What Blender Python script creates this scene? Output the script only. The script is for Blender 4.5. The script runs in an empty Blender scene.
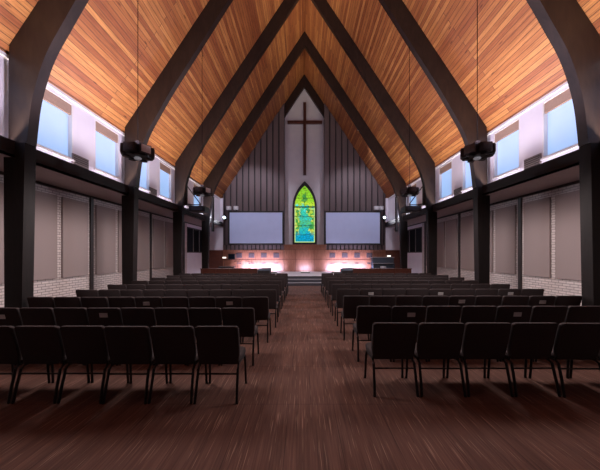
import bpy, bmesh, math, random
from mathutils import Vector, Matrix
random.seed(4)
S = bpy.context.scene
COL = S.collection

# ------------------------------------------------------------------ materials
def srgb(r, g, b):
    f = lambda c: (c/255/12.92) if c/255 <= .04045 else ((c/255+.055)/1.055)**2.4
    return (f(r), f(g), f(b), 1)

class NT:
    def __init__(s, name):
        s.m = bpy.data.materials.new(name); s.m.use_nodes = True
        s.t = s.m.node_tree; s.b = s.t.nodes['Principled BSDF']
    def n(s, typ, **kw):
        nd = s.t.nodes.new(typ)
        for k, v in kw.items():
            if hasattr(nd, k) and k not in ('inputs',): setattr(nd, k, v)
        return nd
    def l(s, a, b): s.t.links.new(a, b)
    def val(s, nd, **kw):
        for k, v in kw.items(): nd.inputs[k.replace('_', ' ')].default_value = v
        return nd
    def coord(s, scale=(1, 1, 1), kind='Object'):
        tc = s.n('ShaderNodeTexCoord'); mp = s.n('ShaderNodeMapping')
        mp.inputs['Scale'].default_value = scale
        s.l(tc.outputs[kind], mp.inputs['Vector']); return mp.outputs['Vector']
    def noise(s, vec, scale=5, detail=3, rough=.5, dist=0):
        nd = s.n('ShaderNodeTexNoise'); s.l(vec, nd.inputs['Vector'])
        nd.inputs['Scale'].default_value = scale; nd.inputs['Detail'].default_value = detail
        nd.inputs['Roughness'].default_value = rough; nd.inputs['Distortion'].default_value = dist
        return nd.outputs['Fac']
    def ramp(s, fac, stops):
        r = s.n('ShaderNodeValToRGB'); e = r.color_ramp.elements
        while len(e) < len(stops): e.new(.5)
        for el, (p, c) in zip(e, stops): el.position = p; el.color = c
        s.l(fac, r.inputs['Fac']); return r.outputs['Color']
    def mix(s, fac, a, b, mode='MIX'):
        m = s.n('ShaderNodeMix'); m.data_type = 'RGBA'; m.blend_type = mode
        for sock, v in ((m.inputs[0], fac), (m.inputs[6], a), (m.inputs[7], b)):
            if hasattr(v, 'node'): s.l(v, sock)
            else: sock.default_value = v
        return m.outputs[2]
    def math(s, op, a, b=None):
        m = s.n('ShaderNodeMath'); m.operation = op
        for i, v in enumerate((a, b)):
            if v is None: continue
            if hasattr(v, 'node'): s.l(v, m.inputs[i])
            else: m.inputs[i].default_value = v
        return m.outputs[0]
    def bump(s, h, strength=.3, dist=.01):
        b = s.n('ShaderNodeBump'); b.inputs['Strength'].default_value = strength
        b.inputs['Distance'].default_value = dist
        s.l(h, b.inputs['Height']); s.l(b.outputs['Normal'], s.b.inputs['Normal'])
    def fin(s, color=None, rough=.6, metal=0, spec=None):
        if color is not None:
            if hasattr(color, 'node'): s.l(color, s.b.inputs['Base Color'])
            else: s.b.inputs['Base Color'].default_value = color
        s.b.inputs['Roughness'].default_value = rough; s.b.inputs['Metallic'].default_value = metal
        if spec is not None: s.b.inputs['Specular IOR Level'].default_value = spec
        return s.m

def lin(r, g, b): return (r, g, b, 1)
M = {}
def mottled(name, c1, c2, scale=8, rough=.6, metal=0, bump=0, stretch=(1, 1, 1), spec=None):
    t = NT(name); v = t.coord(stretch); f = t.noise(v, scale, 4)
    c = t.ramp(f, [(.3, c1), (.7, c2)])
    if bump: t.bump(f, bump)
    M[name] = t.fin(c, rough, metal, spec); return M[name]

def emit(name, color, strength):
    t = NT(name); v = t.coord(); f = t.noise(v, 3, 2)
    c = t.ramp(f, [(.2, tuple(x*.94 for x in color[:3])+(1,)), (.8, color)])
    t.fin((.36, .36, .4, 1), .4)
    t.l(c, t.b.inputs['Emission Color']); t.b.inputs['Emission Strength'].default_value = strength
    M[name] = t.m

# ceiling planks run along the nave
def plank_mat():
    t = NT('ceiling_planks')
    tc = t.n('ShaderNodeTexCoord'); sp = t.n('ShaderNodeSeparateXYZ'); t.l(tc.outputs['Object'], sp.inputs[0])
    cb = t.n('ShaderNodeCombineXYZ'); t.l(sp.outputs['Y'], cb.inputs[0])
    t.l(t.math('MULTIPLY', sp.outputs['X'], 1.803), cb.inputs[1])
    br = t.n('ShaderNodeTexBrick'); t.l(cb.outputs[0], br.inputs['Vector'])
    br.offset = .37; br.offset_frequency = 2
    t.val(br, Scale=1.0, Mortar_Size=.008, Mortar_Smooth=.3, Bias=0.0, Brick_Width=4.6, Row_Height=.125)
    br.inputs['Color1'].default_value = (0, 0, 0, 1); br.inputs['Color2'].default_value = (1, 1, 1, 1)
    br.inputs['Mortar'].default_value = (.5, .5, .5, 1)
    base = t.ramp(br.outputs['Color'], [(0, lin(.31, .092, .034)), (.5, lin(.45, .165, .053)), (1, lin(.62, .275, .088))])
    mp = t.n('ShaderNodeMapping'); mp.inputs['Scale'].default_value = (1.2, 26, 1)
    t.l(cb.outputs[0], mp.inputs['Vector'])
    g = t.noise(mp.outputs[0], 1.3, 7, .7, .5)
    grain = t.ramp(g, [(.32, lin(.38, .27, .22)), (.58, lin(1, 1, 1))])
    c = t.mix(.8, base, grain, 'MULTIPLY')
    vo = t.n('ShaderNodeTexVoronoi'); mp2 = t.n('ShaderNodeMapping'); mp2.inputs['Scale'].default_value = (1.3, 5, 1)
    t.l(cb.outputs[0], mp2.inputs['Vector']); t.l(mp2.outputs[0], vo.inputs['Vector']); vo.inputs['Scale'].default_value = 1
    kn = t.ramp(vo.outputs['Distance'], [(.05, lin(.18, .10, .07)), (.12, lin(1, 1, 1))])
    c = t.mix(.85, c, kn, 'MULTIPLY')
    c = t.mix(t.math('MULTIPLY', br.outputs['Fac'], .85), c, lin(.05, .02, .012))
    t.bump(t.math('SUBTRACT', 1.0, br.outputs['Fac']), .5, .006)
    M['planks'] = t.fin(c, .5)
plank_mat()

def brick_mat():
    t = NT('painted_brick')
    tc = t.n('ShaderNodeTexCoord'); sp = t.n('ShaderNodeSeparateXYZ'); t.l(tc.outputs['Object'], sp.inputs[0])
    cb = t.n('ShaderNodeCombineXYZ'); t.l(t.math('ADD', sp.outputs['Y'], sp.outputs['X']), cb.inputs[0]); t.l(sp.outputs['Z'], cb.inputs[1])
    br = t.n('ShaderNodeTexBrick'); t.l(cb.outputs[0], br.inputs['Vector'])
    t.val(br, Scale=1.0, Mortar_Size=.0075, Mortar_Smooth=.3, Bias=0.0, Brick_Width=.205, Row_Height=.07)
    br.inputs['Color1'].default_value = lin(.60, .53, .53); br.inputs['Color2'].default_value = lin(.70, .62, .61)
    br.inputs['Mortar'].default_value = lin(.22, .18, .18)
    t.bump(t.math('SUBTRACT', 1.0, br.outputs['Fac']), .7, .01)
    M['brick'] = t.fin(br.outputs['Color'], .6)
brick_mat()

def carpet_mat():
    t = NT('striped_carpet')
    v = t.coord((64, 1.6, 1)); a = t.noise(v, 1, 3, .6)
    v2 = t.coord((9, .6, 1)); b = t.noise(v2, 1.3, 2)
    base = t.ramp(a, [(.3, lin(.078, .036, .028)), (.5, lin(.108, .050, .038)), (.72, lin(.145, .070, .053))])
    base = t.mix(.5, base, t.ramp(b, [(.3, lin(.6, .6, .6)), (.7, lin(1.3, 1.3, 1.3))]), 'MULTIPLY')
    v3 = t.coord((92, 2.4, 1)); d = t.noise(v3, 1, 1, .4)
    st = t.ramp(d, [(.645, lin(0, 0, 0)), (.72, lin(1, 1, 1))])
    base = t.mix(t.math('MULTIPLY', st, .55), base, lin(.38, .23, .17))
    # carpet tile seams
    br = t.n('ShaderNodeTexBrick'); t.l(t.coord(), br.inputs['Vector'])
    t.val(br, Scale=1.0, Mortar_Size=.004, Brick_Width=.5, Row_Height=1.0, Bias=0.0)
    base = t.mix(t.math('MULTIPLY', br.outputs['Fac'], .5), base, lin(.02, .008, .006))
    f = t.noise(t.coord(), 260, 2); t.bump(f, .25, .004)
    M['carpet'] = t.fin(base, .85, 0, .2)
carpet_mat()

def wood_mat(name, dark, light, scale=(1, 1, 1), rough=.4, f=6, spec=.35):
    t = NT(name); v = t.coord(scale); g = t.noise(v, f, 5, .6, .8)
    c = t.ramp(g, [(.3, dark), (.7, light)]); t.bump(g, .08, .004)
    M[name] = t.fin(c, rough, 0, spec)
wood_mat('arch_wood', lin(.016, .0095, .009), lin(.030, .0175, .0145), (1.5, 1.5, .5), .45, 4, .25)
wood_mat('column_wood', lin(.007, .005, .005), lin(.013, .009, .009), (4, 4, .5), .6, 4, .2)
wood_mat('ledge_wood', lin(.012, .008, .009), lin(.02, .014, .014), (4, .4, 4), .6, 4, .2)
wood_mat('chancel_wood', lin(.17, .062, .038), lin(.29, .12, .074), (8, 8, .8), .35, 3)
wood_mat('rail_wood', lin(.075, .022, .014), lin(.13, .04, .025), (.6, 8, 8), .35, 3)
wood_mat('cross_wood', lin(.055, .018, .014), lin(.08, .028, .02), (5, 5, .6), .4, 3)
mottled('soffit_paint', lin(.44, .37, .37), lin(.48, .40, .40), 3, .7)
mottled('white_paint', lin(.72, .68, .76), lin(.77, .73, .80), 2, .6)
mottled('trim_white', lin(.72, .69, .7), lin(.78, .75, .76), 2, .5)
mottled('niche_paint', lin(.50, .46, .49), lin(.54, .5, .52), 2, .7)
mottled('panel_fabric', lin(.31, .25, .25), lin(.36, .295, .29), 90, .95, 0, .15, spec=.1)
mottled('pilaster_dark', lin(.022, .016, .017), lin(.035, .026, .026), 6, .5)
mottled('cladding', lin(.105, .072, .074), lin(.127, .09, .092), 3, .7, stretch=(6, 6, .4))
mottled('groove', lin(.018, .014, .016), lin(.028, .021, .024), 5, .8)
mottled('valance', lin(.34, .225, .17), lin(.39, .26, .20), 30, .85)
mottled('vent_metal', lin(.16, .13, .14), lin(.2, .165, .17), 20, .5)
mottled('chair_fabric', lin(.031, .023, .024), lin(.052, .039, .040), 240, .9, 0, .3, spec=.15)
mottled('chair_metal', lin(.010, .008, .009), lin(.018, .014, .015), 20, .35, .5)
mottled('black_plastic', lin(.012, .011, .013), lin(.022, .02, .023), 30, .45)
mottled('housing_bronze', lin(.030, .023, .024), lin(.05, .038, .038), 20, .38, .4)
mottled('housing_grey', lin(.26, .24, .25), lin(.33, .3, .31), 20, .5)
mottled('cable_black', lin(.003, .003, .003), lin(.005, .004, .004), 5, .9, spec=.02)
mottled('face_grey', lin(.46, .42, .44), lin(.54, .5, .52), 20, .5)
mottled('card_paper', lin(.42, .40, .41), lin(.52, .5, .5), 12, .7)
mottled('screen_white', lin(.52, .60, .88), lin(.56, .64, .92), 2, .6)
mottled('stage_carpet', lin(.66, .63, .67), lin(.74, .71, .75), 120, .9, 0, .2)
mottled('riser_dark', lin(.045, .045, .06), lin(.065, .065, .085), 30, .7)
mottled('tread_grey', lin(.27, .26, .29), lin(.34, .33, .36), 120, .9)
mottled('tile_dark', lin(.06, .035, .045), lin(.1, .06, .07), 20, .6)
mottled('monitor_grille', lin(.035, .045, .065), lin(.055, .065, .09), 60, .6)
mottled('white_plastic', lin(.55, .53, .56), lin(.63, .61, .63), 6, .5)
mottled('dark_glass', lin(.003, .004, .006), lin(.004, .006, .009), 3, .3, spec=.03)
mottled('lead', lin(.006, .006, .008), lin(.012, .012, .015), 10, .5)
mottled('rear_paint', lin(.16, .12, .12), lin(.2, .15, .15), 2, .8)
emit('pane_blue', lin(.30, .53, .93), .92)
emit('cove_lens', lin(.80, .76, 1), 16.0)
emit('spot_glow', lin(.75, .9, 1.0), 9.0)
emit('lamp_warm', lin(1, .9, .82), 1.6)
emit('lamp_dim', lin(.8, .8, .9), .12)

def stained_mat():
    t = NT('stained_glass')
    tc = t.n('ShaderNodeTexCoord'); sp = t.n('ShaderNodeSeparateXYZ'); t.l(tc.outputs['Object'], sp.inputs[0])
    z = sp.outputs['Z']; x = sp.outputs['X']
    vo = t.n('ShaderNodeTexVoronoi'); t.l(t.coord((1, 0, 1.15)), vo.inputs['Vector']); vo.inputs['Scale'].default_value = 5.2
    ve = t.n('ShaderNodeTexVoronoi'); ve.feature = 'DISTANCE_TO_EDGE'; t.l(t.coord((1, 0, 1.15)), ve.inputs['Vector']); ve.inputs['Scale'].default_value = 5.2
    cs = t.n('ShaderNodeSeparateColor'); t.l(vo.outputs['Color'], cs.inputs[0]); r1, r2 = cs.outputs[0], cs.outputs[1]
    zz = t.math('ADD', z, t.math('MULTIPLY', t.math('SUBTRACT', r1, .5), .5))
    f = t.math('DIVIDE', t.math('SUBTRACT', zz, 2.45), 4.3)
    base = t.ramp(f, [(0, lin(.0, .26, .36)), (.12, lin(.0, .30, .52)), (.25, lin(.02, .42, .34)), (.34, lin(.08, .42, .14)),
                      (.45, lin(.02, .46, .40)), (.53, lin(.05, .45, .18)), (.585, lin(.02, .55, .50)),
                      (.62, lin(.42, .62, .04)), (.74, lin(.22, .52, .02)), (1, lin(.20, .48, .03))])
    # banks of foliage either side of the stream
    n1 = t.noise(t.coord((1.2, 0, 1.2)), 1.5, 3, .6)
    edge = t.math('ADD', t.math('ABSOLUTE', t.math('ADD', x, t.math('MULTIPLY', t.math('SUBTRACT', n1, .5), 1.3))), t.math('MULTIPLY', t.math('SUBTRACT', r2, .5), .35))
    bank = t.ramp(edge, [(.30, lin(0, 0, 0)), (.38, lin(1, 1, 1))])
    low = t.ramp(t.math('MULTIPLY', z, .1), [(.30, lin(0, 0, 0)), (.33, lin(1, 1, 1)), (.485, lin(1, 1, 1)), (.50, lin(0, 0, 0))])
    gc = t.ramp(r1, [(.1, lin(.02, .20, .03)), (.45, lin(.10, .42, .03)), (.7, lin(.45, .50, .02)), (.95, lin(.55, .62, .10))])
    base = t.mix(t.math('MULTIPLY', bank, t.math('MULTIPLY', low, .9)), base, gc)
    # dark tree in the pointed head
    d = t.math('ADD', t.math('MULTIPLY', t.math('ABSOLUTE', x), 1.9), t.math('ABSOLUTE', t.math('SUBTRACT', z, 5.62)))
    tree = t.ramp(t.math('ADD', d, t.math('MULTIPLY', r2, .4)), [(.55, lin(1, 1, 1)), (.72, lin(0, 0, 0))])
    base = t.mix(t.math('MULTIPLY', tree, .85), base, lin(.02, .22, .05))
    lead = t.ramp(ve.outputs['Distance'], [(.015, lin(.3, .3, .3)), (.05, lin(1, 1, 1))])
    base = t.mix(1.0, base, lead, 'MULTIPLY')
    t.fin(base, .3)
    t.l(base, t.b.inputs['Emission Color']); t.b.inputs['Emission Strength'].default_value = .95
    M['stained'] = t.m
emit('border_glass', lin(.45, .72, .16), .95)
stained_mat()

# ------------------------------------------------------------------ geometry
class MB:
    def __init__(s): s.bm = bmesh.new()
    def box(s, x0, x1, y0, y1, z0, z1, bev=0, mat=None, seg=2):
        b = bmesh.new(); bmesh.ops.create_cube(b, size=1)
        for v in b.verts:
            v.co = Vector(((x0+x1)/2+v.co.x*(x1-x0), (y0+y1)/2+v.co.y*(y1-y0), (z0+z1)/2+v.co.z*(z1-z0)))
        if bev: bmesh.ops.bevel(b, geom=b.edges[:], offset=bev, segments=seg, affect='EDGES', profile=.7)
        s.merge(b, mat); return s
    def merge(s, b, mat=None):
        if mat is not None: bmesh.ops.transform(b, matrix=mat, verts=b.verts)
        me = bpy.data.meshes.new('t'); b.to_mesh(me); b.free(); s.bm.from_mesh(me); bpy.data.meshes.remove(me)
    def prism(s, pts, a0, a1, axis='y', bev=0, mat=None):
        """outline pts extruded along an axis; pts are (x,z) for y, (y,z) for x, (x,y) for z"""
        b = bmesh.new()
        def P(p, a):
            return {'y': (p[0], a, p[1]), 'x': (a, p[0], p[1]), 'z': (p[0], p[1], a)}[axis]
        A = [b.verts.new(P(p, a0)) for p in pts]; B = [b.verts.new(P(p, a1)) for p in pts]
        n = len(pts); b.faces.new(A); b.faces.new(B[::-1])
        for i in range(n): b.faces.new((A[i], B[i], B[(i+1) % n], A[(i+1) % n]))
        bmesh.ops.recalc_face_normals(b, faces=b.faces)
        if bev:
            cap = [e for e in b.edges if len(set(round({'y': v.co.y, 'x': v.co.x, 'z': v.co.z}[axis], 5) for v in e.verts)) == 1]
            bmesh.ops.bevel(b, geom=cap, offset=bev, segments=2, affect='EDGES', profile=.7)
        s.merge(b, mat); return s
    def tube(s, pts, r, n=8, mat=None):
        b = bmesh.new(); pts = [Vector(p) for p in pts]; rings = []
        for i, p in enumerate(pts):
            d = (pts[min(i+1, len(pts)-1)]-pts[max(i-1, 0)]).normalized()
            up = Vector((0, 0, 1)) if abs(d.z) < .9 else Vector((1, 0, 0))
            u = d.cross(up).normalized(); w = d.cross(u)
            rr = r[i] if isinstance(r, (list, tuple)) else r
            rings.append([b.verts.new(p+u*math.cos(2*math.pi*k/n)*rr+w*math.sin(2*math.pi*k/n)*rr) for k in range(n)])
        for i in range(len(rings)-1):
            for k in range(n): b.faces.new((rings[i][k], rings[i][(k+1) % n], rings[i+1][(k+1) % n], rings[i+1][k]))
        b.faces.new(rings[0][::-1]); b.faces.new(rings[-1])
        bmesh.ops.recalc_face_normals(b, faces=b.faces)
        s.merge(b, mat); return s
    def build(s, name, mat, parent=None, smooth=True, loc=None):
        me = bpy.data.meshes.new(name); s.bm.to_mesh(me); s.bm.free()
        me.materials.append(M[mat])
        if smooth:
            for p in me.polygons: p.use_smooth = True
            try: me.set_sharp_from_angle(angle=math.radians(35))
            except Exception: pass
        o = bpy.data.objects.new(name, me); COL.objects.link(o)
        if parent: o.parent = parent
        if loc: o.location = loc
        return o

def tag(o, label, cat, group=None):
    o['label'] = label; o['category'] = cat
    if group: o['group'] = group
    return o
def empty(name, loc, label, cat, group=None, rz=0):
    o = bpy.data.objects.new(name, None); COL.objects.link(o); o.location = loc; o.rotation_euler.z = rz
    o.empty_display_size = .1
    return tag(o, label, cat, group)
def struct(o): o['kind'] = 'structure'; return o
def copy_tree(o, parent=None):
    c = o.copy(); COL.objects.link(c)
    if parent: c.parent = parent
    for ch in o.children[:]: copy_tree(ch, c)
    return c
def kids(o):
    return [x for x in bpy.data.objects if x.parent == o]
ORD = ['first', 'second', 'third', 'fourth', 'fifth', 'sixth', 'seventh', 'eighth', 'ninth', 'tenth']

# ------------------------------------------------------------------ dimensions
EX, EZ = 0.09, 1.7                  # camera sits 0.09 m left of the nave axis
FR = [5.10, 8.41, 11.72, 15.03]     # front faces of the arches
FT = .19
BAY = 3.31
XW = 5.86                           # clerestory wall
XA = 6.9                            # aisle wall
YB, YF = -3.0, 18.9                 # rear wall, front wall
zc = lambda x: 14.35-1.5*abs(x)     # underside of the roof

# ------------------------------------------------------------------ shell
struct(MB().box(-7.1, 7.1, YB, YF, -.1, 0).build('floor', 'carpet'))
c = MB()
for s in (-1, 1):
    c.prism([(0, 14.35), (s*6.05, zc(6.05)), (s*6.05, zc(6.05)+.2), (0, 14.6)], YB, YF+.3)
struct(c.build('ceiling', 'planks', smooth=False))
for s in (-1, 1):
    c = MB().box(min(s*5.62, s*7.0), max(s*5.62, s*7.0), YB, YF, 3.56, 3.60)
    struct(c.build('ceiling', 'soffit_paint', smooth=False))
for s, nm in ((-1, 'left'), (1, 'right')):
    # aisle wall, with a dark window in the bay beside the platform
    x0, x1 = sorted((s*XA, s*(XA+.2)))
    w = MB().box(x0, x1, YB, 15.55, 0, 3.58).box(x0, x1, 18.35, YF, 0, 3.58)
    struct(w.build('wall_'+nm, 'brick', smooth=False))
    w = MB().box(x0, x1, 15.55, 18.35, 0, 1.78).box(x0, x1, 15.55, 18.35, 3.3, 3.58)
    struct(w.build('wall_'+nm, 'white_paint', smooth=False))
    # clerestory wall with openings
    x0, x1 = sorted((s*XW, s*(XW+.22)))
    w = MB()
    ops = []
    for b in range(-1, 3):
        y = 5.2+BAY*b
        sh = .07 if s < 0 else 0
        ops += [(y+.30, y+1.38+sh), (y+2.07+sh, y+3.07+sh*.6)]
    cur = YB
    for a, bb in ops:
        w.box(x0, x1, cur, a, 3.6, 5.72); w.box(x0, x1, a, bb, 3.6, 4.06); w.box(x0, x1, a, bb, 5.48, 5.72); cur = bb
    w.box(x0, x1, cur, YF, 3.6, 5.72)
    struct(w.build('wall_'+nm, 'white_paint', smooth=False))
    # bright crown trim under the roof
    x0, x1 = sorted((s*(XW-.05), s*XW))
    struct(MB().box(x0, x1, YB, 18.4, 5.50, 5.565).build('trim_%d' % (1 if s < 0 else 2), 'trim_white', smooth=False))
    # ledge beam
    x0, x1 = sorted((s*5.62, s*5.68))
    t = MB().box(x0, x1, YB, YF-.3, 3.56, 3.87)
    struct(t.build('trim_%d' % (3 if s < 0 else 4), 'ledge_wood', smooth=False))
    x0, x1 = sorted((s*5.68, s*XW))
    struct(MB().box(x0, x1, YB, YF-.3, 3.60, 3.68).build('trim_%d' % (5 if s < 0 else 6), 'ledge_wood', smooth=False))
    # dark cornice line where soffit meets the aisle wall
    x0, x1 = sorted((s*(XA-.04), s*XA))
    struct(MB().box(x0, x1, YB, YF-.3, 3.50, 3.56).build('trim_%d' % (7 if s < 0 else 8), 'pilaster_dark', smooth=False))
    struct(MB().box(x0, x1, YB, YF-.3, 0, .11).build('baseboard_'+nm, 'pilaster_dark', smooth=False))
# rear wall
struct(MB().box(-7.1, 7.1, YB-.15, YB, 0, 3.6).prism([(-6.1, 3.6), (6.1, 3.6), (6.1, zc(6.1)), (0, 14.5), (-6.1, zc(6.1))], YB-.15, YB).build('wall_back', 'rear_paint', smooth=False))
# front wall: pale niche wall
struct(MB().box(-7.1, 7.1, YF, YF+.15, 0, 3.6).prism([(-6.1, 3.6), (6.1, 3.6), (6.1, zc(6.1)), (0, 14.5), (-6.1, zc(6.1))], YF, YF+.15).build('wall_front', 'niche_paint', smooth=False))
# clerestory windows
wn = 0
for s, side in ((-1, 'left'), (1, 'right')):
    for b in range(-1, 3):
        y = 5.2+BAY*b
        sh = .07 if s < 0 else 0
        for (a, bb) in ((y+.30, y+1.38+sh), (y+2.07+sh, y+3.07+sh*.6)):
            wn += 1
            X = lambda p, q: sorted((s*p, s*q))
            x0, x1 = X(XW-.005, XW+.14)
            f = MB().box(x0, x1, a, a+.03, 4.06, 5.48).box(x0, x1, bb-.03, bb, 4.06, 5.48).box(x0, x1, a+.03, bb-.03, 5.42, 5.48)
            f.box(x0, x1, a+.03, bb-.03, 4.06, 4.10)
            f = struct(f.build('window_%d' % wn, 'trim_white', smooth=False))
            x0, x1 = X(XW+.10, XW+.13); MB().box(x0, x1, a+.03, bb-.03, 4.10, 5.42).build('pane', 'pane_blue', f, False)
            x0, x1 = X(XW+.02, XW+.07); MB().box(x0, x1, a+.03, bb-.03, 5.17, 5.42).build('valance', 'valance', f, False)
            x0, x1 = X(XW-.04, XW+.10); MB().box(x0, x1, a-.02, bb+.02, 4.02, 4.065).build('sill', 'trim_white', f, False)
# dark aisle windows
for s in (-1, 1):
    wn += 1
    x0, x1 = sorted((s*(XA-.03), s*(XA+.06)))
    f = MB()
    for a, bb in ((15.55, 15.60), (18.30, 18.35)): f.box(x0, x1, a, bb, 1.78, 3.3)
    f.box(x0, x1, 15.6, 18.3, 3.24, 3.3).box(x0, x1, 15.6, 18.3, 1.78, 1.84)
    f = struct(f.build('window_%d' % wn, 'pilaster_dark', smooth=False))
    x0, x1 = sorted((s*(XA+.02), s*(XA+.05)))
    MB().box(x0, x1, 15.6, 18.3, 1.84, 3.24).build('pane', 'dark_glass', f, False)
    for yy in (16.45, 17.4):
        x0, x1 = sorted((s*(XA-.01), s*(XA+.02))); MB().box(x0, x1, yy, yy+.04, 1.84, 3.24).build('mullion', 'housing_grey', f, False)
# dark pilasters on the aisle walls at the arch lines
k = 9
for s in (-1, 1):
    for y in FR:
        x0, x1 = sorted((s*(XA-.05), s*XA))
        struct(MB().box(x0, x1, y+.04, y+.15, .11, 3.5).build('trim_%d' % k, 'pilaster_dark', smooth=False)); k += 1

# ------------------------------------------------------------------ arches
INN = [(5.44, 3.0), (5.42, 3.6), (5.38, 4.1), (5.30, 4.7), (5.15, 5.25), (4.98, 5.67), (4.72, 6.14), (4.40, 6.70), (4.05, 7.27), (3.4, 8.29), (2.4, 9.86), (1.2, 11.68), (0, 13.50)]
def catmull(p, n=5):
    o = []
    for i in range(len(p)-1):
        a = p[max(i-1, 0)]; b = p[i]; c = p[i+1]; d = p[min(i+2, len(p)-1)]
        for j in range(n):
            t = j/n
            o.append(tuple(.5*(2*b[q]+(c[q]-a[q])*t+(2*a[q]-5*b[q]+4*c[q]-d[q])*t*t+(3*b[q]-a[q]-3*c[q]+d[q])*t**3) for q in (0, 1)))
    o.append(p[-1]); return o
cur = catmull(INN)
side_txt = {-1: 'left', 1: 'right'}
depth_txt = ['nearest to the camera', 'second from the camera', 'third from the camera', 'fourth from the camera']
for i, y in enumerate(FR):
    a = empty('timber_arch', (0, y+FT/2, 0), 'dark laminated timber arch spanning the nave, '+depth_txt[i], 'arch', 'dark timber arches of the nave')
    for s in (-1, 1):
        pts = [p for p in cur if p[1] >= 3.84]
        pts = [(5.41, 3.84)] + pts
        outer = [(0, 14.36), (5.86, zc(5.86)+.0), (6.0, 5.2), (6.02, 3.84)]
        # the rib's back follows the roof then drops behind the clerestory wall line
        outer = [(0, 14.345), (5.74, zc(5.74)-.005), (5.76, 5.35), (5.76, 3.84)]
        poly = [(s*p[0], p[1]) for p in pts+outer]
        MB().prism(poly, -FT/2, FT/2, bev=.0).build('arch_rib', 'arch_wood', a)
        # lower column
        poly = [(s*5.43, 3.84), (s*5.50, 0), (s*5.82, 0), (s*5.84, 3.84)]
        MB().prism(poly, -FT/2-.015, FT/2+.015, bev=.006).build('column', 'column_wood', a)
        x0, x1 = sorted((s*5.485, s*5.83))
        MB().box(x0, x1, -FT/2-.02, FT/2+.02, 0, .1, .006).build('plinth', 'column_wood', a)
# the last arch, embedded in the cladded front wall: only its ridge shows
a = empty('timber_arch', (0, 18.72, 0), 'dark timber arch around the top of the pale cross niche on the front wall', 'arch', 'dark timber arches of the nave')
for s in (-1, 1):
    poly = [(0, 13.45), (s*3.4, 8.35), (s*4.1, 8.17), (0, 14.33)]
    MB().prism(poly, -.1, .1).build('arch_rib', 'arch_wood', a)

# ------------------------------------------------------------------ cladding left and right of the niche
for s in (-1, 1):
    xi, xo = 1.40, 5.66
    t = MB()
    x = xi; W = .42
    while x < xo-.05:
        e = min(x+W-.095, xo)
        def top(q): return zc(q)-.01
        t.prism([(s*x, 2.34), (s*e, 2.34), (s*e, top(e)), (s*x, top(x))], 18.47, 18.53)
        x += W
    x = xi
    while x < xo-.05:
        t.box(*sorted((s*x, s*min(x+.21, xo))), 18.45, 18.53, 1.98, 2.325); x += .29
    struct(t.build('trim_%d' % k, 'cladding', smooth=False)); k += 1
    t = MB().prism([(s*xi, 1.98), (s*xo, 1.98), (s*xo, zc(xo)-.01), (s*xi, zc(xi)-.01)], 18.53, 18.60)
    struct(t.build('trim_%d' % k, 'groove', smooth=False)); k += 1
    struct(MB().box(*sorted((s*1.40, s*1.46)), 18.60, 18.9, 2.3, zc(1.4)-1.0).build('trim_%d' % k, 'groove', smooth=False)); k += 1
    # white clerestory end wall / upper aisle end wall, brown dado below
    x0, x1 = sorted((s*5.66, s*6.9))
    struct(MB().box(x0, x1, 18.50, 18.62, 1.98, 3.56).box(*sorted((s*5.66, s*5.86)), 18.5, 18.62, 3.6, 5.6).build('wall_front', 'white_paint', smooth=False))
    struct(MB().box(x0, x1, 18.44, 18.56, .48, 1.96, .004).build('trim_%d' % k, 'rail_wood', smooth=False)); k += 1
    # chancel panelling below the cladding
    x0, x1 = sorted((s*1.42, s*5.66))
    struct(MB().box(x0, x1, 18.44, 18.60, .48, 1.86).build('trim_%d' % k, 'chancel_wood', smooth=False)); k += 1
    struct(MB().box(x0, x1, 18.36, 18.60, 1.86, 1.98, .01).build('trim_%d' % k, 'chancel_wood', smooth=False)); k += 1
    struct(MB().box(x0, x1, 18.41, 18.44, 1.28, 1.33).build('trim_%d' % k, 'rail_wood', smooth=False)); k += 1
# centre dado
t = MB().box(-1.40, 1.52-.02, 18.34, 18.6, .48, 2.26).box(-1.44, 1.53, 18.28, 18.6, 2.26, 2.36, .012)
struct(t.build('trim_%d' % k, 'chancel_wood', smooth=False)); k += 1
t = MB()
for z in (2.02, 1.32): t.box(-1.40, 1.50, 18.325, 18.345, z, z+.03)
for x in (-.62, .66): t.box(x, x+.025, 18.325, 18.345, .48, 2.02)
struct(t.build('trim_%d' % k, 'rail_wood', smooth=False)); k += 1
# grille tiles in the panelling
NT_ = {-1: 'left', 1: 'right'}
for s in (-1, 1):
    for r, (z0, z1, wd) in enumerate(((1.44, 1.78, .40), (1.03, 1.10, .34))):
        for j in range(4):
            xc = s*(1.95+.86*j)
            o = empty('wall_grille', (xc, 18.435, z0), 'dark %s in wood panelling under the %s screen, %s %s from the centre' % (('square grille', 'slot vent')[r], NT_[s], ORD[j], ('square', 'slot')[r]), 'grille', 'grilles in the chancel panelling')
            MB().box(-wd/2, wd/2, -.03, -.002, 0, z1-z0).build('frame', 'tile_dark', o, False)
            m = MB(); n = 5 if r == 0 else 2
            for q in range(n):
                zz = (z1-z0)*(q+.5)/n; m.box(-wd/2+.03, wd/2-.03, -.04, -.03, zz-.012, zz+.012)
            m.build('slats', 'groove', o, False)

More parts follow.
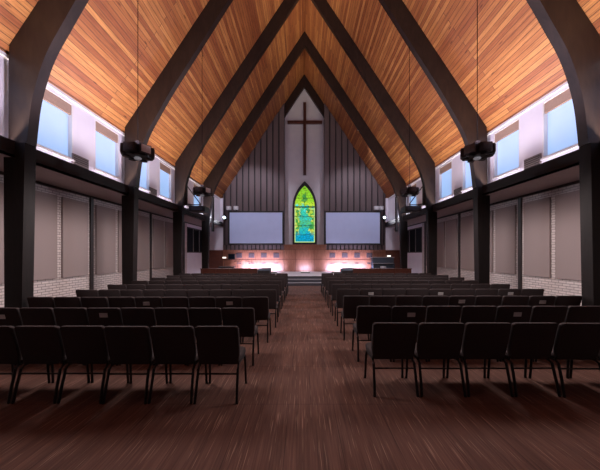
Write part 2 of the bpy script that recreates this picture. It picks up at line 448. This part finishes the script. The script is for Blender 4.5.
# ------------------------------------------------------------------ platform and steps
struct(MB().box(-6.9, 6.9, 14.8, 18.62, 0, .478).build('floor', 'stage_carpet', smooth=False))
o = empty('platform_steps', (0, 14.5, 0), 'grey carpeted steps with dark risers rising to the platform', 'steps')
MB().box(-2.4, 2.45, -.3, .298, 0, .155).box(-2.4, 2.45, 0, .298, .155, .315).build('tread', 'tread_grey', o, False)
for y, z in ((-.3, 0), (0, .155), (.30, .315)):
    MB().box(-2.4, 2.45, y-.012, y-.001, z+.004, z+(.135 if z < .3 else .145)).build('riser', 'riser_dark', o, False)
for s, (a, bb) in ((-1, (-5.75, -2.62)), (1, (2.68, 5.9))):
    o = empty('chancel_rail', ((a+bb)/2, 14.7, 0), 'long low red brown wooden rail along the platform edge, %s of the steps' % side_txt[s], 'rail', 'wooden platform rails')
    h = (bb-a)/2
    MB().box(-h, h, -.05, .05, 0, .86, .004).build('panel', 'rail_wood', o, False)
    MB().box(-h-.02, h+.02, -.09, .09, .86, .90, .01).build('cap', 'rail_wood', o, False)
    for q in range(5):
        x = -h+.05+q*(2*h-.1)/4
        MB().box(x-.04, x+.04, -.075, -.05, .02, .86, .004).build('stile', 'rail_wood', o, False)

# ------------------------------------------------------------------ screens
for s, a, bb in ((-1, -5.28, -1.42), (1, 1.40, 5.34)):
    o = empty('projection_screen', ((a+bb)/2, 18.40, 2.34), 'large pale blue projection screen in a black frame, %s of the stained glass window' % side_txt[s], 'screen', 'projection screens')
    w = (bb-a)/2; H = 2.34
    MB().box(-w+.09, w-.09, -.02, .0, .09, H-.09).build('screen', 'screen_white', o, False)
    f = MB().box(-w, w, -.04, .05, 0, .10, .006).box(-w, w, -.04, .05, H-.10, H, .006).box(-w, -w+.10, -.04, .05, .10, H-.10, .006).box(w-.10, w, -.04, .05, .10, H-.10, .006)
    f.build('frame', 'black_plastic', o)

# ------------------------------------------------------------------ stained glass
def lancet(hw, z0, zs, zt, n=10):
    r = [( -hw, z0), (hw, z0), (hw, zs)]
    H = zt-zs; R = (hw*hw+H*H)/(2*hw); 
    th = math.asin(min(1, H/R)) if H < R else math.pi-math.asin(H/R) if False else math.atan2(H, R-hw)
    for i in range(1, n+1):
        t = th*i/n; r.append((hw-R+R*math.cos(t), zs+R*math.sin(t)))
    for i in range(n-1, -1, -1):
        t = th*i/n; r.append((-(hw-R+R*math.cos(t)), zs+R*math.sin(t)))
    return r
o = empty('stained_glass_window', (.03, YF, 0), 'tall pointed stained glass window of green, yellow and teal glass below the cross', 'stained glass window')
MB().prism(lancet(.82, 2.42, 5.0, 6.78), -.05, -.01).build('glass', 'stained', o, False)
A = lancet(.86, 2.38, 5.0, 6.86); B = lancet(.72, 2.52, 5.0, 6.56)
b = bmesh.new(); V = [[b.verts.new((p[0], yy, p[1])) for p in L] for L in (A, B) for yy in (-.12, -.004)]
n = len(A)
for i in range(n):
    j = (i+1) % n
    for q, w in ((0, 2), (1, 3), (0, 1), (2, 3)): b.faces.new((V[q][i], V[q][j], V[w][j], V[w][i]))
bmesh.ops.recalc_face_normals(b, faces=b.faces)
f = MB(); f.merge(b); f.build('frame', 'lead', o, False)
MB().box(-.72, -.655, -.06, -.05, 2.52, 5.0).box(.655, .72, -.06, -.05, 2.52, 5.0).box(-.655, .655, -.06, -.05, 2.52, 2.585).build('border', 'border_glass', o, False)
MB().box(-.72, .72, -.09, -.05, 5.0, 5.08).build('crossbar', 'lead', o, False)
for zz in (3.05, 3.7, 4.35, 5.66):
    MB().box(-.72, .72, -.065, -.05, zz, zz+.025).build('glazing_bar', 'lead', o, False)

# ------------------------------------------------------------------ cross
o = tag(MB().box(-.10, .10, -.09, .09, 7.30, 12.42, .012).box(-1.22, 1.24, -.085, .085, 10.93, 11.12, .012).build('wall_cross', 'cross_wood', None, True, (.03, YF-.10, 0)),
        'tall slim dark red wooden cross on the pale niche wall', 'cross')

# ------------------------------------------------------------------ acoustic panels, vents
for s in (-1, 1):
    cnt = 0
    sp = []
    for b in range(-1, 3):
        y = 5.2+BAY*b
        for q in ((.17, 1.05), (1.22, 2.09), (2.26, 3.13)): sp.append((y+q[0], y+q[1]))
    sp = [p for p in sp if p[1] > 4.2]
    for j, (a, bb) in enumerate(sp):
        o = empty('acoustic_panel', (s*XA, (a+bb)/2, 1.03), 'grey brown fabric acoustic panel on the %s aisle brick wall, %s from the camera' % (side_txt[s], ORD[j] if j < 10 else ('eleventh', 'twelfth')[j-10]), 'acoustic panel', 'fabric wall panels')
        h = (bb-a)/2; x0, x1 = sorted((-s*.055, -s*.002))
        MB().box(x0, x1, -h, h, 0, 2.28, .008).build('fabric', 'panel_fabric', o)
        x0, x1 = sorted((-s*.062, -s*.055))
        MB().box(x0, x1, -h+.02, h-.02, 2.20, 2.26, .002).build('top_rail', 'panel_fabric', o, False)
    for b in range(0, 3):
        y = 5.2+BAY*b+1.655
        o = empty('air_vent', (s*XW, y, 3.80), 'grey air vent low on the %s clerestory wall, %s bay from the camera' % (side_txt[s], ORD[b]), 'vent', 'clerestory air vents')
        x0, x1 = sorted((-s*.03, -s*.002))
        MB().box(x0, x1, -.25, .25, 0, .42, .005).build('frame', 'vent_metal', o)
        m = MB(); x0, x1 = sorted((-s*.042, -s*.03))
        for q in range(7): m.box(x0, x1, -.22, .22, .04+q*.053, .06+q*.053)
        m.build('slats', 'pilaster_dark', o, False)

# ------------------------------------------------------------------ cove lights on the ledges
def area(name, loc, rot, sx, sy, power, color, spread=180):
    l = bpy.data.lights.new(name, 'AREA'); l.shape = 'RECTANGLE'; l.size = sx; l.size_y = sy; l.energy = power; l.color = color
    l.spread = math.radians(spread)
    o = bpy.data.objects.new(name, l); COL.objects.link(o); o.location = loc; o.rotation_euler = rot; return o
COVE = [(2.1, 4.95, 1.0), (5.45, 8.25, 1.0), (8.75, 11.55, .8), (12.05, 14.85, .62)]
for s in (-1, 1):
    for j, (a, bb, pw) in enumerate(COVE):
        if j:
            pass
        o = tag(MB().box(-.05, .05, -(bb-a)/2, (bb-a)/2, 0, .05, .004).build('cove_light', 'white_plastic', None, True, (s*5.77, (a+bb)/2, 3.68)),
            'slim linear cove light behind the %s ledge, %s bay from the camera' % (side_txt[s], ORD[j]), 'light', 'cove lights')
        MB().box(-.04, .04, -(bb-a)/2+.02, (bb-a)/2-.02, .05, .058).build('lens', 'cove_lens', o, False)
        area('cove_lamp', (s*5.76, (a+bb)/2, 3.75), (math.pi, math.radians(-48)*s, 0), .07, bb-a-.06, 275*pw, (1, .87, .70), 120)

# ------------------------------------------------------------------ hanging lamp clusters
def hanging(x, y, top, label):
    zb = 3.55
    o = empty('pendant_cluster', (x, y, zb), label, 'pendant', 'hanging lamp clusters')
    MB().tube([(0, 0, .34), (0, 0, top-zb)], .006, 6).build('cable', 'cable_black', o)
    MB().tube([(0, 0, .10), (0, 0, .36)], [.05, .05], 10).build('hub', 'housing_bronze', o)
    n = 6; R = .19
    hexp = [(.25*math.cos(math.pi*2*(k+.5)/n), .25*math.sin(math.pi*2*(k+.5)/n)) for k in range(n)]
    MB().prism(hexp, .05, .075, 'z', .004).build('base_plate', 'housing_bronze', o)
    for k in range(n):
        an = math.pi*2*k/n+math.pi/6
        mt = Matrix.Rotation(an, 4, 'Z') @ Matrix.Translation((R, 0, 0))
        h = MB().box(-.08, .09, -.105, .105, .07, .245, .014, mt).build('lamp_housing', 'housing_bronze', o)
        f = MB().box(.09, .098, -.088, .088, .09, .228, .003, mt).build('face_plate', 'face_grey' if k in (3, 5) and x < 0 else 'housing_bronze', h)
        MB().tube([(0, 0, .07), (0, 0, .03), (0, 0, .028)], [.05, .07, .04], 14, mt).build('down_light', 'black_plastic', h)
    MB().tube([(0, 0, .05), (0, 0, .03), (0, 0, .01), (0, 0, .0)], [.05, .07, .06, .03], 16).build('lens', 'lamp_dim', o)
for s in (-1, 1):
    for j, y in enumerate((FR[0]+.1, FR[1]+.1)):
        # the cable hangs from the underside of the arch
        xx = 3.33; zt = 8.36
        for nm, zl, pw, up, cone in (('pendant_fill_down', 3.36, 290, 0, 179), ('pendant_fill_up', 3.92, 340, math.pi, 176)):  # added fill spots below and above each cluster, brightening floor, walls and ceiling
            l = bpy.data.lights.new(nm, 'SPOT'); l.energy = pw; l.shadow_soft_size = .45; l.color = (1, .88, .86) if not up else (.88, .80, 1.0)
            l.spot_size = math.radians(cone); l.spot_blend = .25
            lo = bpy.data.objects.new(nm, l); COL.objects.link(lo); lo.location = (s*(xx-.12), y-.3, zl); lo.rotation_euler = (up, 0, 0)
        hanging(s*xx, y, zt, 'hexagonal cluster of dark lamps hanging on a cable, %s side, %s the camera' % (side_txt[s], ('nearer', 'farther from')[j]))

# ------------------------------------------------------------------ projectors on arms, column speakers, spots
for s in (-1, 1):
    o = empty('projector', (s*4.88, 12.22, 3.62), 'dark projector on a bracket arm reaching in from the third arch, %s side' % side_txt[s], 'projector', 'projectors on the arches')
    MB().box(-.36, .36, -.26, .26, .0, .26, .03).build('body', 'black_plastic', o)
    MB().tube([(0, .26, .12), (0, .36, .12)], [.08, .07], 14).build('lens', 'dark_glass', o)
    MB().box(-.24, .24, -.268, -.258, .06, .19).build('rear_panel', 'monitor_grille', o, False)
    MB().tube([(s*.52, -.26, .36), (s*.3, .06, .36), (-s*.05, .06, .36)], .022).build('arm', 'pilaster_dark', o)
    MB().tube([(s*.48, -.26, 1.20), (-s*.05, .06, .38)], .022).build('brace', 'pilaster_dark', o)
    MB().tube([(-s*.02, .06, .22), (-s*.02, .06, .40)], .03).build('mount', 'pilaster_dark', o)
    MB().box(*sorted((s*.42, s*.58)), -.30, -.24, .28, 1.24, .004).build('bracket_plate', 'pilaster_dark', o)
    o = empty('column_speaker', (s*5.10, 14.72, 2.95), 'slim black column speaker hung before the fourth arch, %s side' % side_txt[s], 'speaker', 'slim hanging column speakers')
    MB().box(-.055, .055, -.07, .07, 0, 1.92, .012).build('cabinet', 'cable_black', o)
    MB().box(-.045, .045, -.076, -.07, .04, 1.88).build('grille', 'groove', o, False)
    MB().tube([(0, .0, 1.96), (s*.22, .295, 1.98)], .018).tube([(0, 0, 1.9), (0, 0, 1.98)], .02).build('bracket', 'pilaster_dark', o)
    l = bpy.data.lights.new('projector_beam', 'SPOT'); l.energy = 185; l.shadow_soft_size = .06; l.color = (.84, .84, 1.0); l.spot_size = math.radians(96); l.spot_blend = .8
    lo = bpy.data.objects.new('projector_beam', l); COL.objects.link(lo); lo.location = (s*4.88, 12.66, 3.74)
    lo.rotation_euler = Vector((-s*2.2, 6.3, .5)).to_track_quat('-Z', 'Y').to_euler()
    # two small white heads on top of the screen
    for j, x in enumerate((4.98, 5.32) if s > 0 else (5.22, 4.72)):
        o = empty('spotlight', (s*x, 18.36, 4.70), 'small white spotlight head above the %s screen, %s one' % (side_txt[s], ('outer', 'inner')[(j == 0) == (s > 0)] if False else (('inner', 'outer')[j] if s > 0 else ('outer', 'inner')[j])), 'spotlight', 'white heads above the screens')
        MB().box(-.15, .15, -.14, .10, .05, .30, .03).build('head', 'white_plastic', o)
        MB().tube([(0, 0, -.01), (0, 0, .07)], .03).build('stem', 'black_plastic', o)
        MB().tube([(0, -.14, .17), (0, -.15, .17)], .07, 12).build('lens', 'trim_white', o)
    o = empty('flood_lamp', (s*5.53, 18.34, 4.12), 'bright glowing flood lamp beside the %s screen' % side_txt[s], 'lamp', 'bright lamps beside the screens')
    MB().box(-.13, .13, -.06, .12, -.03, .23, .02).build('housing', 'black_plastic', o)
    MB().tube([(0, -.06, .10), (0, -.09, .10)], [.085, .08], 16).build('lens', 'spot_glow', o)
    l = bpy.data.lights.new('flood_beam', 'SPOT'); l.energy = 700; l.shadow_soft_size = .15; l.color = (.88, .88, 1.0); l.spot_size = math.radians(84); l.spot_blend = .7
    lo = bpy.data.objects.new('flood_beam', l); COL.objects.link(lo); lo.location = (s*5.53, 18.1, 4.22)
    lo.rotation_euler = Vector((-s*5.5, -11, -3.4)).to_track_quat('-Z', 'Y').to_euler()

# unseen lights added behind the fourth arch to brighten the platform
for s in (-1, 1):
    zt = 13.5-1.55*3.2
    o = empty('added_stage_light', (s*3.2, 15.47, zt+.62), 'black stage light fixed behind the fourth arch facing the platform, %s side' % side_txt[s], 'light', 'added stage lights behind the arch')
    d = Vector((s*.6, 2.2, -7)).normalized(); q = d.to_track_quat('-Z', 'Y').to_matrix().to_4x4()
    MB().tube([(0, 0, -.20), (0, 0, .20)], [.13, .10], 16, q).build('housing', 'black_plastic', o)
    MB().tube([(0, 0, -.205), (0, 0, -.20)], .11, 16, q).build('lens', 'lamp_warm', o)
    MB().tube([(0, -.05, .0), (0, -.225, .05)], .02).build('bracket', 'black_plastic', o)
    l = bpy.data.lights.new('added_stage_fill', 'SPOT'); l.energy = 500; l.shadow_soft_size = .15; l.color = (.86, .84, 1.0); l.spot_size = math.radians(115); l.spot_blend = .6
    lo = bpy.data.objects.new('added_stage_fill', l); COL.objects.link(lo); lo.location = Vector((s*3.2, 15.47, zt+.62))+d*.3; lo.rotation_euler = d.to_track_quat('-Z', 'Y').to_euler()

# ------------------------------------------------------------------ things on the platform
def wedge(x, y, label, w=.72):
    o = empty('floor_monitor', (x, y, .48), label, 'monitor speaker', 'stage monitor wedges')
    MB().prism([(-.24, 0), (.26, 0), (.26, .16), (.06, .42), (-.24, .30)], -w/2, w/2, 'x', .012).build('cabinet', 'monitor_grille', o)
    MB().box(-w/2+.05, w/2-.05, -.246, -.238, .04, .27).build('grille', 'groove', o, False)
    MB().box(-.06, .06, -.252, -.24, .12, .17).build('handle', 'black_plastic', o, False)
wedge(-2.28, 15.1, 'blue grey stage monitor wedge at the platform edge, left of the steps')
wedge(2.42, 15.1, 'blue grey stage monitor wedge at the platform edge, right of the steps')
# upright piano on the right
o = empty('upright_piano', (5.25, 17.7, .48), 'dark upright piano on the right of the platform below the screen', 'piano')
MB().box(-.72, .72, -.02, .32, 0, .98, .01).build('case', 'monitor_grille', o)
MB().box(-.76, .76, -.06, .34, .98, 1.02, .008).build('lid', 'housing_grey', o)
MB().box(-.70, .70, -.30, -.02, .52, .60, .01).build('keybed', 'black_plastic', o)
MB().box(-.64, .64, -.29, -.10, .60, .612).build('keys', 'white_plastic', o)
for x in (-.66, .66): MB().box(x-.04, x+.04, -.29, -.21, 0, .52, .006).build('leg', 'black_plastic', o)
o = empty('piano_stool', (4.98, 16.75, .48), 'small round white stool in front of the dark piano', 'stool')
MB().tube([(0, 0, .36), (0, 0, .44)], [.18, .18], 16).build('seat', 'white_plastic', o)
for q in range(4):
    an = q*math.pi/2+.6; MB().tube([(.12*math.cos(an), .12*math.sin(an), .37), (.17*math.cos(an), .17*math.sin(an), .0)], .016).build('leg', 'black_plastic', o)
# keyboard / desk on the left
o = empty('keyboard', (-5.15, 17.6, .48), 'dark keyboard on a stand on the left of the platform', 'keyboard')
MB().box(-.52, .52, -.17, .17, .30, .40, .015).build('body', 'black_plastic', o)
MB().box(-.46, .46, -.15, 0, .40, .407).build('keys', 'housing_grey', o)
for s in (-1, 1):
    MB().tube([(s*.4, -.14, 0), (s*.4, .14, .31)], .018).build('leg', 'black_plastic', o)
    MB().tube([(s*.4, .14, 0), (s*.4, -.14, .31)], .018).build('leg', 'black_plastic', o)
o = empty('storage_box', (-4.96, 17.05, .48), 'white box beside the keyboard on the left of the platform', 'box')
MB().box(-.16, .16, -.15, .15, 0, .24, .012).build('body', 'white_plastic', o)
MB().box(-.17, .17, -.16, .16, .24, .28, .008).build('lid', 'trim_white', o)
o = empty('display_panel', (-5.05, 18.441, 1.332), 'small dark square panel on brown wall above the keyboard', 'panel')
MB().box(-.24, .24, -.05, -.002, 0, .38, .01).build('housing', 'black_plastic', o)
MB().box(-.21, .21, -.056, -.05, .03, .35).build('screen', 'dark_glass', o, False)
for s, x, z in ((-1, -5.45, 1.45), (1, 5.80, 1.56)):
    o = empty('reading_lamp', (s*abs(x), 18.22 if s > 0 else 18.1, .48), 'small lit reading lamp on a thin stand, %s of the platform' % side_txt[s], 'lamp', 'small lit stand lamps')
    h = z-.48
    MB().tube([(0, 0, .02), (0, 0, h)], .012).build('stand', 'black_plastic', o)
    MB().tube([(0, 0, 0), (0, 0, .025)], [.14, .13], 14).build('base', 'black_plastic', o)
    MB().tube([(-.11, -.05, h), (.11, -.05, h)], .05, 10).build('shade', 'lamp_warm', o)
# music stands in front of the glowing panelling on the left
for j, x in enumerate((-4.15, -3.45)):
    o = empty('music_stand', (x, 16.5, .48), 'thin dark music stand before the glowing panelling, %s of two' % ('left', 'right')[j], 'music stand', 'music stands')
    MB().tube([(0, 0, .0), (0, 0, .78)], .016).build('pole', 'black_plastic', o)
    MB().box(-.24, .24, -.02, .02, .76, .80, .004, Matrix.Rotation(-.0, 4, 'X')).build('desk', 'black_plastic', o)
    for q in range(3):
        an = q*2.094+.5; MB().tube([(0, 0, .12), (.22*math.cos(an), .22*math.sin(an), .012)], .01).build('foot', 'black_plastic', o)
# uplights at the foot of the panelling
UP = [(-4.05, 52), (-2.95, 56), (-2.05, 46), (.06, 20), (2.05, 46), (2.95, 56), (4.05, 40)]
UL = ['first from the left', 'second from the left', 'third from the left', 'in the centre', 'third from the right', 'second from the right', 'first from the right']
for (x, pw), ul in zip(UP, UL):
    o = empty('uplight', (x, 17.1, .48), 'low uplight bar at the foot of the chancel panelling, '+ul, 'light', 'chancel uplights')
    MB().box(-.30, .30, -.05, .05, 0, .07, .01).build('housing', 'black_plastic', o)
    MB().box(-.28, .28, -.03, .04, .07, .078).build('lens', 'lamp_warm', o, False)
    area('uplight_lamp', (x, 17.14, .60), (math.radians(180-73), 0, 0), .7, .06, pw*.72, (.72, .68, 1), 84)

# ------------------------------------------------------------------ chairs
def slab(outline, thick, bev, fmap):
    """outline (x,z), thickness along y, then mapped"""
    m = MB(); b = bmesh.new()
    A = [b.verts.new((p[0], 0, p[1])) for p in outline]; B = [b.verts.new((p[0], thick, p[1])) for p in outline]
    fa = b.faces.new(A); fb = b.faces.new(B[::-1]); n = len(A)
    for i in range(n): b.faces.new((A[i], B[i], B[(i+1) % n], A[(i+1) % n]))
    bmesh.ops.recalc_face_normals(b, faces=b.faces)
    cap = [e for e in b.edges if abs(e.verts[0].co.y-e.verts[1].co.y) < 1e-6]
    bmesh.ops.bevel(b, geom=cap, offset=bev, segments=3, affect='EDGES', profile=.5)
    for v in b.verts: v.co = Vector(fmap(v.co))
    m.merge(b); return m
def rrect(x0, x1, z0, z1, r, n=4, taper=0):
    pts = []
    for cx, cz, a0 in ((x1-r, z1-r, 0), (x0+r, z1-r, 90), (x0+r, z0+r, 180), (x1-r, z0+r, 270)):
        for i in range(n+1):
            a = math.radians(a0+90*i/n); x = cx+r*math.cos(a); z = cz+r*math.sin(a)
            t = (z1-z)/(z1-z0); pts.append((x*(1-taper*t*t), z))
    # add side points so that the back can taper smoothly
    return pts
def make_chair():
    o = empty('stacking_chair', (0, 0, 0), 'x', 'chair')
    yb = lambda z: -.205-.10*((z-.40)/.47)**1.2 if z > .4 else -.205
    ol = rrect(-.249, .249, .40, .872, .035, 4)
    full = []
    for i, p in enumerate(ol):
        q = ol[(i+1) % len(ol)]
        full.append(p)
        if abs(p[1]-q[1]) > .1:
            for t in (.2, .4, .6, .8): full.append((p[0]+(q[0]-p[0])*t, p[1]+(q[1]-p[1])*t))
    def narrow(x, z):
        t = min(1, max(0, (.56-z)/.16)); return x*(1-.085*t*t*(3-2*t))
    full = [(narrow(*p), p[1]) for p in full]
    slab(full, .055, .014, lambda v: (v.x, v.y+yb(v.z)+.018*(v.x/.25)**2, v.z)).build('backrest', 'chair_fabric', o)
    slab([(p[0], p[1]) for p in rrect(-.235, .235, -.19, .235, .06, 4)], .075, .022,
         lambda v: (v.x, v.z, .395+v.y+.01*(1-(v.x/.24)**2))).build('seat', 'chair_fabric', o)
    for s in (-1, 1):
        MB().tube([(s*.225, -.16, .40), (s*.230, -.215, .36), (s*.234, -.265, .16), (s*.238, -.295, .015)], .0155).tube([(s*.24, -.295, 0), (s*.24, -.295, .02)], .016).build('leg', 'chair_metal', o)
        MB().tube([(s*.225, .14, .39), (s*.23, .165, .32), (s*.236, .185, .015)], .0145).tube([(s*.238, .185, 0), (s*.238, .185, .02)], .016).build('leg', 'chair_metal', o)
    m = MB()
    for s in (-1, 1): m.tube([(s*.225, -.17, .388), (s*.225, .15, .388)], .0125)
    m.tube([(-.225, .12, .388), (.225, .12, .388)], .011).build('seat_frame', 'chair_metal', o)
    MB().tube([(-.24, -.232, .31), (.24, -.232, .31)], .010).build('stretcher', 'chair_metal', o)
    for s in (-1, 1):
        MB().tube([(s*.228, -.17, .39), (s*.222, -.185, .46), (s*.222, -.205, .60)], .0115).build('back_frame', 'chair_metal', o)
    return o
proto = make_chair()
parts = kids(proto)
first = True
def place(x, y, rz, label, group, pitch):
    global first
    if first: r = proto; first = False
    else:
        r = proto.copy(); COL.objects.link(r)
        for p in parts:
            c = p.copy(); COL.objects.link(c); c.parent = r
    r.location = (x, y, 0); r.rotation_euler.z = rz; r.scale.x = 1.0 if x < 0 else (pitch/.521); r['label'] = label; r['group'] = group
LEFT_E = [.82, .83, .75, .70, .73, .74, .73, .73, .73]
RIGHT_E = [.74, .76, .70, .70, .70, .70, .70, .70, .70]
COUNT = [6, 8, 9, 9, 9, 9, 9, 9, 9]
cards = {(-1, 1): (4, 7), (-1, 2): (1, 4), (1, 1): (1, 4), (1, 2): (4, 7), (1, 3): (1, 4, 7)}
for s in (-1, 1):
    for r in range(9):
        pitch = .519 if s < 0 else (.563 if r < 2 else .55 if r % 3 != 2 else .529)
        y = (3.31 if s < 0 else 3.45)+1.035*r
        e = (LEFT_E if s < 0 else RIGHT_E)[r]
        for q in range(COUNT[r]):
            x = s*(e+pitch*(q+.5))
            lab = 'dark chair %s of the aisle, %s row from the camera, %s seat from the aisle' % (side_txt[s], ORD[r], ORD[q])
            place(x, y+random.uniform(-.008, .008), random.uniform(-.006, .006), lab, 'dark upholstered chairs %s of the aisle' % side_txt[s], pitch)
            if q in cards.get((s, r), ()):
                cx = x+random.uniform(-.03, .03)
                c = MB().box(-.062, .062, -.004, .0, -.035, .035).build('pocket_card', 'card_paper', None, False, (cx, y-.277, .745+random.uniform(-.01, .02)))
                c.rotation_euler.x = .20
                tag(c, 'small pale card on chair back, %s row and %s seat %s of aisle' % (ORD[r], ORD[q], side_txt[s]), 'card', 'cards on the chair backs')

# ------------------------------------------------------------------ world, camera
w = bpy.data.worlds.new('World'); S.world = w; w.use_nodes = True
w.node_tree.nodes['Background'].inputs[0].default_value = (.3, .35, .5, 1); w.node_tree.nodes['Background'].inputs[1].default_value = .3
cd = bpy.data.cameras.new('Camera'); cam = bpy.data.objects.new('Camera', cd); COL.objects.link(cam)
cam.location = (-EX, 0, EZ); cam.rotation_euler = (math.pi/2, 0, 0)
cd.sensor_width = 36; cd.sensor_fit = 'HORIZONTAL'; cd.lens = 36*265/600; cd.shift_x = -3/600; cd.shift_y = 19/600; cd.clip_start = .05
S.camera = cam
S.view_settings.view_transform = 'Standard'; S.view_settings.look = 'None'; S.view_settings.exposure = 0; S.view_settings.gamma = 1
S.cycles.max_bounces = 8; S.cycles.diffuse_bounces = 5; S.cycles.use_denoising = True
S.cycles.sample_clamp_indirect = 4
